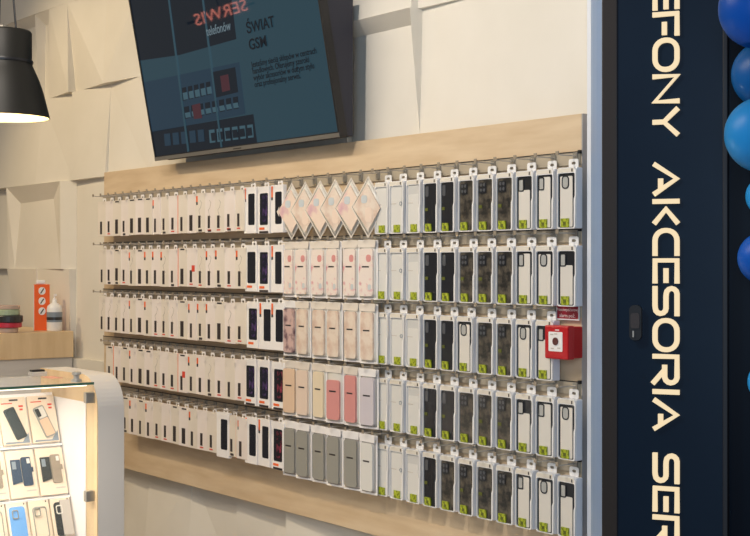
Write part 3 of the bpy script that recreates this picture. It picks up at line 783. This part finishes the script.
# ---------------------------------------------------------------- pendant lamp
lz = 4.4; lp = ray(3)*lz; lzr = EYE+(HY-118)/F_PX*lz
pl = empty('pendant_lamp', (lp.x, lp.y, lzr), 'black metal pendant lamp with bell-shaped shade hanging at upper left', 'lamp')
k = lz/F_PX
prof = [(46, 0), (45.5, 2), (43, 12), (39.5, 26), (35.5, 38), (31.5, 47), (28.8, 53), (28.2, 56), (28.2, 85), (27, 87), (8, 88.5)]
bm = bmesh.new(); lathe(bm, [(r*k, z*k) for r, z in prof], 48, cap=False); 
lathe(bm, [((r-1.0)*k, (z-.6 if z else 0)*k) for r, z in prof], 48, mi=1, cap=False)
sh = link('lamp_shade', bm, ['lamp', 'lampin'], pl, True)
bm = bmesh.new(); lathe(bm, [(29.2*k, 54.5*k), (29.6*k, 56*k), (29.2*k, 57.5*k)], 48, cap=False); link('collar', bm, 'black', pl, True)
bm = bmesh.new(); lathe(bm, [(8*k, 88*k), (6*k, 92*k), (2*k, 94*k)], 16); link('cap', bm, 'steel', pl)
bm = bmesh.new(); lathe(bm, [(.001, 30*k), (.03, 32*k), (.04, 38*k), (.03, 46*k), (.012, 54*k), (.012, 80*k)], 16); link('bulb', bm, mat('bulb_glow', (1, .9, .7), emit=srgb(255, 225, 160), es=3), pl, True)
for q, (dx, dy) in enumerate(((-.012, 0), (.012, .01), (.004, -.012))):
    bm = bmesh.new(); tube(bm, [(dx*3, dy*3, 88*k), (dx, dy, .62), (dx*.3, dy*.3, 3.4-lzr)], .0035, 5); link('cord', bm, 'black', pl)

# ---------------------------------------------------------------- maple shelf at the left with things on it
xs = ux(75, WALL+.02); zs = EYE-(331.5-HY)/F_PX*(ray(75)*(WALL/ray(75).y)).dot(FW)
yn = on_x(-60, HY, xs).y
sf = empty('wall_counter', (xs, WALL, 0), 'maple counter end against the relief wall at left', 'counter')
def lchild(name, x0, x1, ya, yb3, z0, z1, m, bev=0):
    b = bx(x0, x1, ya, yb3, z0, z1, bev=bev); bmesh.ops.translate(b, verts=b.verts[:], vec=-Vector(sf.location)); return link(name, b, m, sf)
lchild('worktop', xs-.75, xs, yn, WALL+.012, zs-.128, zs, 'maple_v', .002)
lchild('cabinet_body', xs-.74, xs-.012, yn+.01, WALL+.012, 0, zs-.128, 'gablewhite', .002)
def shelf_pos(px, back=.05): 
    p = on_x(px, HY, xs-back); return Vector((p.x, p.y, zs+.0005)), p.dot(FW) if 0 else (Vector((p.x, p.y, 0))).dot(FW)
# orange box with a white top
p, Z = shelf_pos(42, .14); k = Z/F_PX
ob = empty('accessory_carton', p, 'upright orange box with round black and white pictures on the maple counter', 'box', rot=(0, 0, math.radians(-14)))
w2 = 6.5*k/.85; hgt = 46*k
link('carton', bx(-.035, .0, -w2, w2, 0, hgt, bev=.001), 'orangebox', ob)
link('side_panel', bx(-.034, -.001, -w2-.0006, -w2, .002, hgt-.002), 'white', ob)
link('white_top', bx(-.028, -.006, -w2*.7, w2*.5, hgt, hgt+.022, bev=.006), 'white', ob)
for i in range(3):
    bm = bmesh.new(); zc = hgt*(.86-.22*i)
    prism(bm, rrect(-.017, .017, zc-.019, zc+.019, .0165, 5), -.0008, 0); 
    c = link('round_picture', bm, 'white', ob); c.rotation_euler = (0, 0, math.pi/2); 
    bm = bmesh.new(); prism(bm, [(-.010, zc-.012), (-.004, zc-.013), (.011, zc+.011), (.006, zc+.013)], -.0014, -.0008); dd = link('dark_earbud', bm, 'ink', c)
# white bottle
p, Z = shelf_pos(54.5, .06); k = Z/F_PX
bt = empty('pump_bottle', p, 'white pump bottle with grey label in front of the orange box', 'bottle')
r = 7.6*k
bm = bmesh.new(); lathe(bm, [(r*.92, 0), (r, .004), (r, 22*k), (r*.9, 25*k), (r*.5, 27.5*k), (r*.32, 28.5*k), (r*.32, 31*k)], 28); link('bottle_body', bm, 'white', bt, True)
bm = bmesh.new(); lathe(bm, [(r*1.012, 9*k), (r*1.012, 19*k)], 28, cap=False); link('label', bm, 'greylabel', bt, True)
bm = bmesh.new(); lathe(bm, [(r*1.02, 11*k), (r*1.02, 14*k)], 28, cap=False); link('label_band', bm, 'tape_black', bt, True)
bm = bmesh.new(); lathe(bm, [(r*.26, 30*k), (r*.26, 32*k), (r*.1, 33*k), (r*.1, 36*k)], 12); box(bm, -.003, .018, -.004, .004, 35*k, 37*k); link('pump', bm, 'cardw', bt)
# stack of tape rolls / discs
zz = 0
p, Z = shelf_pos(6, .06); k = Z/F_PX
for i, (m, hpx, rr, nm) in enumerate([('tape_clear', 5, 12, 'clear brownish tape roll lying lowest in the stack'), ('tape_red', 5, 15, 'red rimmed tape roll second from the bottom of the stack'),
                          ('tape_black', 7, 15, 'black tape roll in the middle of the stack'), ('tape_green', 6, 14, 'pale green tape roll, upper one of the stack'), ('tape_clear', 4, 13, 'pale clear tape roll lying on top of the stack')]):
    r = rr*k; h_ = hpx*k*1.0
    bm = bmesh.new(); lathe(bm, [(r*.5, 0), (r*.96, 0), (r, h_*.12), (r, h_*.88), (r*.96, h_), (r*.5, h_), (r*.5, 0)], 28, cap=False)
    o = link('tape_roll', bm, m, None, False); o.location = (p.x-(i % 2)*.004, p.y+(i % 3)*.004, p.z+zz); zz += h_+.0004
    tag(o, nm+' on the maple counter', 'tape roll', 'stacked tape rolls on the maple counter')

# ---------------------------------------------------------------- glass showcase at the lower left
ZC = 4.5
def at(px, py, Z): 
    p = ray(px, py)*Z; p.z += EYE; return p
c0 = at(98, 385, ZC)                               # near left corner of the gable's front face
SX = c0.x                                          # x of the gable's front (towards +x)
gy0 = c0.y; gy1 = on_x(124.5, HY, SX).y            # width of the gable along y
ztop = EYE-(376.5-HY)/F_PX*ZC
shw = empty('showcase_counter', (SX, gy0, 0), 'backlit glass showcase counter with rounded pale wooden end at lower left', 'counter')
def sh_link(name, bm, m, par=None, smooth=False):
    bmesh.ops.translate(bm, verts=bm.verts[:], vec=-Vector(shw.location)); return link(name, bm, m, par or shw, smooth)
DEPTH = .47; th = .082; R = .115
# bent board: profile in x,z extruded along y
prof = [(SX, 0)]
for i in range(13):
    a = math.radians(90*i/12); prof.append((SX-R+R*math.cos(a), ztop-R+R*math.sin(a)))
prof.append((SX-DEPTH, ztop)); prof.append((SX-DEPTH, ztop-th))
for i in range(13):
    a = math.radians(90-90*i/12); r2 = R-th; prof.append((SX-R+r2*math.cos(a), ztop-R+r2*math.sin(a)))
prof.append((SX-th, 0))
bm = bmesh.new(); prism(bm, prof, gy0, gy1)
me_o = sh_link('bent_end_board', bm, ['gablewhite'])
bev = me_o.modifiers.new('bevel', 'BEVEL'); bev.width = .002; bev.segments = 1; bev.limit_method = 'ANGLE'
# inner maple lining of the gable (facing the case)
bm = bmesh.new(); prism(bm, prof, gy0-.003, gy0); sh_link('edge_band', bm, 'maple_v')
sh_link('side_panel', bx(SX-DEPTH, SX-th+.01, gy0-.0015, gy0+.012, 0, ztop-th+.03), 'maple_v')
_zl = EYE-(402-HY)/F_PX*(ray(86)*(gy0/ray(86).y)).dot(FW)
sh_link('painted_led_wash', bx(SX-DEPTH, SX-th-.004, gy0-.005, gy0-.003, 0, _zl), 'cardw')  # LED glare on the maple gable face, painted as a white sheet
ny = gy0-1.3
sh_link('back_panel', bx(SX-DEPTH-.02, SX-DEPTH, ny, gy1, 0, ztop-.03), 'gablewhite')
sh_link('plinth', bx(SX-DEPTH, SX-.06, ny, gy0-.002, 0, .35), 'gablewhite')
# glass
gz = EYE-(382.5-HY)/F_PX*ZC
g1 = sh_link('top_glass', bx(SX-DEPTH+.01, SX-.022, ny, gy0-.004, gz-.008, gz), 'glass')
sh_link('glass_edge', bx(SX-.0235, SX-.0215, ny, gy0-.004, gz-.0082, gz+.0002), 'glassedge', g1)
g2 = sh_link('front_glass', bx(SX-.030, SX-.024, ny, gy0-.004, .36, gz-.009), 'glass')
for py in (397, 495):
    a = at(86, py, ZC+.03); sh_link('glass_clip', bx(SX-.040, SX-.018, gy0-.034, gy0-.003, a.z-.018, a.z+.018, bev=.002), 'steel')
a = at(77, 380, ZC+.1)
bm = bmesh.new(); lathe(bm, [(.018, 0), (.018, .008), (.010, .012), (.010, .022), (.016, .026), (.014, .034), (.004, .037)], 16)
bmesh.ops.translate(bm, verts=bm.verts[:], vec=Vector((SX-.06, gy0-.05, gz))); sh_link('glass_knob', bm, 'chrome')
# led strip under the glass top, front side
sh_link('led_strip', bx(SX-.058, SX-.045, ny, gy0-.02, gz-.014, gz-.009), 'lightpanel')
# sloping display panel
_xt = ux(52, gy0-.008); _zt = on_y(52, 392, gy0-.008).z; _xb = ux(73.5, gy0-.008); _zb = on_y(73.5, 530, gy0-.008).z
SL = math.atan2(_xb-_xt, _zt-_zb)
def panel_pt(v):  # v = distance down the slope from the top
    return _xt+v*math.sin(SL), _zt-v*math.cos(SL)
print('SLOPE', math.degrees(SL), _xt-SX, _zt-gz, _xb-SX)
yD1 = gy0-.008
bm = bmesh.new()
for ya, yb4 in ((ny, yD1),):
    x0_, z0_ = panel_pt(0); x1_, z1_ = panel_pt(.52)
    q = [(x0_, z0_), (x1_, z1_), (x1_-.02, z1_-.01), (x0_-.02, z0_-.01)]
    va = [bm.verts.new((x, ya, z)) for x, z in q]; vb = [bm.verts.new((x, yb4, z)) for x, z in q]
    bm.faces.new(va); bm.faces.new(vb[::-1])
    for i in range(4): bm.faces.new((va[i], va[(i+1) % 4], vb[(i+1) % 4], vb[i]))
sh_link('display_slope', bm, 'cardw')
ledge_rows = (.185, .37)
for v in ledge_rows:
    x_, z_ = panel_pt(v); sh_link('ledge', bx(x_, x_+.02, ny, yD1, z_-.006, z_), 'cardw')

# boxes on the slope: local frame x -> along +y world, y -> out of the slope, z -> up the slope
def slope_box(kind, y, v, w, hh, label):
    x_, z_ = panel_pt(v)
    nrmv = Vector((math.cos(SL), 0, math.sin(SL)))
    e = empty('phone_case_box', (x_+nrmv.x*.002, y, z_+nrmv.z*.002), label, 'phone case', 'case boxes in the showcase')
    e.rotation_euler = Matrix(((0, -nrmv.x, -math.sin(SL)), (1, 0, 0), (0, -nrmv.z, math.cos(SL)))).to_euler()
    link('card_body', bx(-w/2, w/2, -.014, 0, 0, hh, bev=.001), 'showcard', e)
    def rot(pts, a, cx, cz): 
        return [(cx+(x-cx)*math.cos(a)-(z-cz)*math.sin(a), cz+(x-cx)*math.sin(a)+(z-cz)*math.cos(a)) for x, z in pts]
    if kind in ('black', 'rose'):
        bm = bmesh.new(); prism(bm, rot(rrect(-w*.21, w*.21, hh*.10, hh*.78, .007), .32, 0, hh*.45), -.018, -.0135); c = link('phone_picture', bm, 'black' if kind == 'black' else 'grey', e)
        bm = bmesh.new(); prism(bm, rot(rrect(-w*.17, w*.17, hh*.13, hh*(.75 if kind == 'black' else .5), .004), .32, 0, hh*.45), -.019, -.018); link('screen_face', bm, 'phone_dark' if kind == 'black' else 'rose', c)
        if kind == 'rose':
            bm = bmesh.new(); prism(bm, rot(rrect(-w*.12, w*.17, hh*.52, hh*.75, .004), .32, 0, hh*.45), -.019, -.018); link('clear_upper', bm, 'insert', c)
            bm = bmesh.new(); prism(bm, rot(rrect(-w*.17, -w*.02, hh*.56, hh*.74, .004), .32, 0, hh*.45), -.0205, -.019); link('camera_block', bm, 'dark', c)
        bm = bmesh.new(); prism(bm, [(-w*.45, hh*.02), (w*.45, hh*.02), (w*.45, hh*.24), (w*.2, hh*.05), (-w*.40, hh*.06)], -.0146, -.0138); link('grey_swoosh', bm, 'greylabel', e)
        bm = bmesh.new(); box(bm, -w*.1, w*.22, -.0146, -.0138, hh*.92, hh*.955); link('header_slot', bm, 'ink', e)
        bm = bmesh.new(); box(bm, w*.22, w*.38, -.0146, -.0138, hh*.78, hh*.82); box(bm, w*.24, w*.36, -.0146, -.0138, hh*.71, hh*.75); box(bm, -w*.4, 0, -.0146, -.0138, hh*.86, hh*.88); link('red_print', bm, 'red_print', e)
    elif kind in ('navy', 'taupe'):
        m2 = 'navycase' if kind == 'navy' else 'taupe'
        bm = bmesh.new(); prism(bm, [(-w*.38, hh*.28), (-w*.03, hh*.33), (-w*.03, hh*.80), (-w*.38, hh*.80)], -.018, -.0135); a_ = link('open_wallet', bm, 'black' if kind == 'taupe' else m2, e)
        bm = bmesh.new(); box(bm, -w*.34, -w*.20, -.019, -.018, hh*.60, hh*.76); link('card_pocket', bm, 'greylabel', a_)
        bm = bmesh.new(); prism(bm, rrect(0, w*.34, hh*.24, hh*.84, .005), -.019, -.0135); box(bm, w*.33, w*.41, -.018, -.0135, hh*.52, hh*.62); b_ = link('wallet_cover', bm, m2, e)
        bm = bmesh.new(); box(bm, w*.2, w*.31, -.0198, -.019, hh*.70, hh*.80); link('camera_window', bm, 'insert', b_)
        bm = bmesh.new(); box(bm, w*.08, w*.42, -.0146, -.0138, hh*.12, hh*.15); link('footer_print', bm, 'grey_print', e)
    else:
        m2 = {'blue': 'bluecase', 'clear': 'insert', 'graphite': 'black'}[kind]
        if kind == 'blue': bm = bmesh.new(); prism(bm, rrect(-w*.4, w*.36, 0.004, hh*.86, .010), -.018, -.0135); c = link('phone_case', bm, m2, e)
        elif kind == 'clear': bm = bmesh.new(); ring(bm, rrect(-w*.34, w*.34, .004, hh*.80, .010), rrect(-w*.31, w*.31, .008, hh*.78, .008), -.018, -.0135); c = link('phone_case', bm, 'grey', e)
        else:
            bm = bmesh.new(); prism(bm, rrect(-w*.36, w*.1, .002, hh*.86, .010), -.018, -.0135); c = link('phone_case', bm, 'black', e)
            bm = bmesh.new(); box(bm, -w*.05, w*.44, -.0205, -.0135, .004, hh*.90); link('inner_card', bm, 'grey_print', c)
        bm = bmesh.new(); ring(bm, rrect(-w*.28, w*.02, hh*.56, hh*.78, .006), rrect(-w*.25, -w*.01, hh*.585, hh*.755, .004), -.022, -.018); link('camera_ring', bm, 'grey' if kind != 'graphite' else 'insert', c)
        bm = bmesh.new(); box(bm, w*.34, w*.40, -.0146, -.0138, hh*.90, hh*.94); link('corner_mark', bm, 'ink', e)
yc = lambda px, x: on_x(px, HY, x).y
bw = .098
ys_ = [yD1-.004-bw/2-i*(bw+.008) for i in range(7)]
top_k = ['rose', 'black', 'rose', 'black']
for i in range(4):
    slope_box(top_k[i], ys_[i], .183, bw, .168, ['white box picturing a rose phone with camera block, top row of the showcase', 'white box picturing a black phone, top row of the showcase beside the rose one', 'white box with rose phone, third from the right on top showcase row', 'white box with black phone, fourth from the right on top showcase row'][i])
mid_k = ['taupe', 'navy', 'taupe', 'navy']
for i in range(4):
    slope_box(mid_k[i], ys_[i], .368, bw, .165, ['white box with taupe wallet case, middle row of the showcase', 'white box with navy wallet case, middle row of the showcase', 'white box with taupe wallet, third from the right on middle showcase row', 'white box with navy wallet, fourth from the right on middle showcase row'][i])
bw2 = .072
low_k = ['graphite', 'clear', 'blue', 'clear', 'blue']
for i in range(5):
    slope_box(low_k[i], yD1-.004-bw2/2-i*(bw2+.006), .515, bw2, .138, ['white box with graphite case and grey card, bottom row of the showcase', 'white box with clear rimmed case, bottom row between graphite and blue', 'white box with light blue case, bottom row of the showcase', 'white box with clear case, fourth from the right on bottom showcase row', 'white box with blue case, fifth from the right on bottom showcase row'][i])
# card holder and leaflet on the glass top
a = on_x(31, 375, SX-.42); 
hd = empty('card_holder', (SX-.36, a.y, gz+.0005), 'small clear holder with black clip on the showcase glass top', 'holder')
link('holder_base', bx(-.02, .02, -.028, .028, 0, .016, bev=.003), 'polyc', hd); link('black_clip', bx(-.012, .012, -.026, .022, .016, .023, bev=.002), 'black', hd)
a = on_x(43, 380, SX-.30)
tag(link('leaflet', bx(-.045, .045, -.022, .022, 0, .0015), mat('pinkish_leaflet', srgb(214, 150, 128), .5), None), 'pinkish printed leaflet lying on the showcase glass top', 'leaflet').location = (SX-.27, a.y+.02, gz+.0005)

# ---------------------------------------------------------------- light
w = bpy.data.worlds.new('world'); bpy.context.scene.world = w; w.use_nodes = True
w.node_tree.nodes['Background'].inputs['Color'].default_value = (1, .90, .78, 1)
w.node_tree.nodes['Background'].inputs['Strength'].default_value = .17
def area(name, loc, target, size, power, col, sy=None):
    l = bpy.data.lights.new(name, 'AREA'); l.energy = power; l.color = col; l.size = size
    if sy: l.shape = 'RECTANGLE'; l.size_y = sy
    o = bpy.data.objects.new(name, l); C.objects.link(o); o.location = loc
    o.rotation_euler = (Vector(target)-Vector(loc)).to_track_quat('-Z', 'Y').to_euler(); return o
def spot(name, loc, target, power, col, ang=70, blend=.6, rad=.04):
    l = bpy.data.lights.new(name, 'SPOT'); l.energy = power; l.color = col; l.spot_size = math.radians(ang); l.spot_blend = blend; l.shadow_soft_size = rad
    o = bpy.data.objects.new(name, l); C.objects.link(o); o.location = loc
    o.rotation_euler = (Vector(target)-Vector(loc)).to_track_quat('-Z', 'Y').to_euler(); return o
WARM = (1, .77, .45); COOL = (.72, .85, 1)
spot('ceiling_spot', (-6.4, .9, 3.3), (-5.6, WALL, 1.3), 98, WARM, 95)
spot('ceiling_spot', (-2.9, .9, 3.3), (-3.7, WALL, 1.15), 100, (1, .91, .80), 95)
area('shopfront_daylight', (.4, -.8, 2.0), (-2.8, 2.7, 1.5), 1.2, 60, (.55, .76, 1), 2.2)
area('ceiling_panel', (-4.2, .4, 3.3), (-4.2, 1.8, 0), 2.5, 48, (1, .88, .72), 1.2)
area('showcase_led', (SX-.07, gy0-.47, gz-.0105), (SX-.16, gy0-.5, 0), .03, 9, (1, .92, .78), .9)
pt = bpy.data.lights.new('pendant_bulb', 'POINT'); pt.energy = 4; pt.color = (1, .8, .5); pt.shadow_soft_size = .03
po = bpy.data.objects.new('pendant_bulb', pt); C.objects.link(po); po.location = (lp.x, lp.y, lzr+.06)
vs = bpy.context.scene.view_settings
vs.view_transform = 'Standard'; vs.look = 'None'; vs.gamma = 1; vs.exposure = 0; vs.use_curve_mapping = False
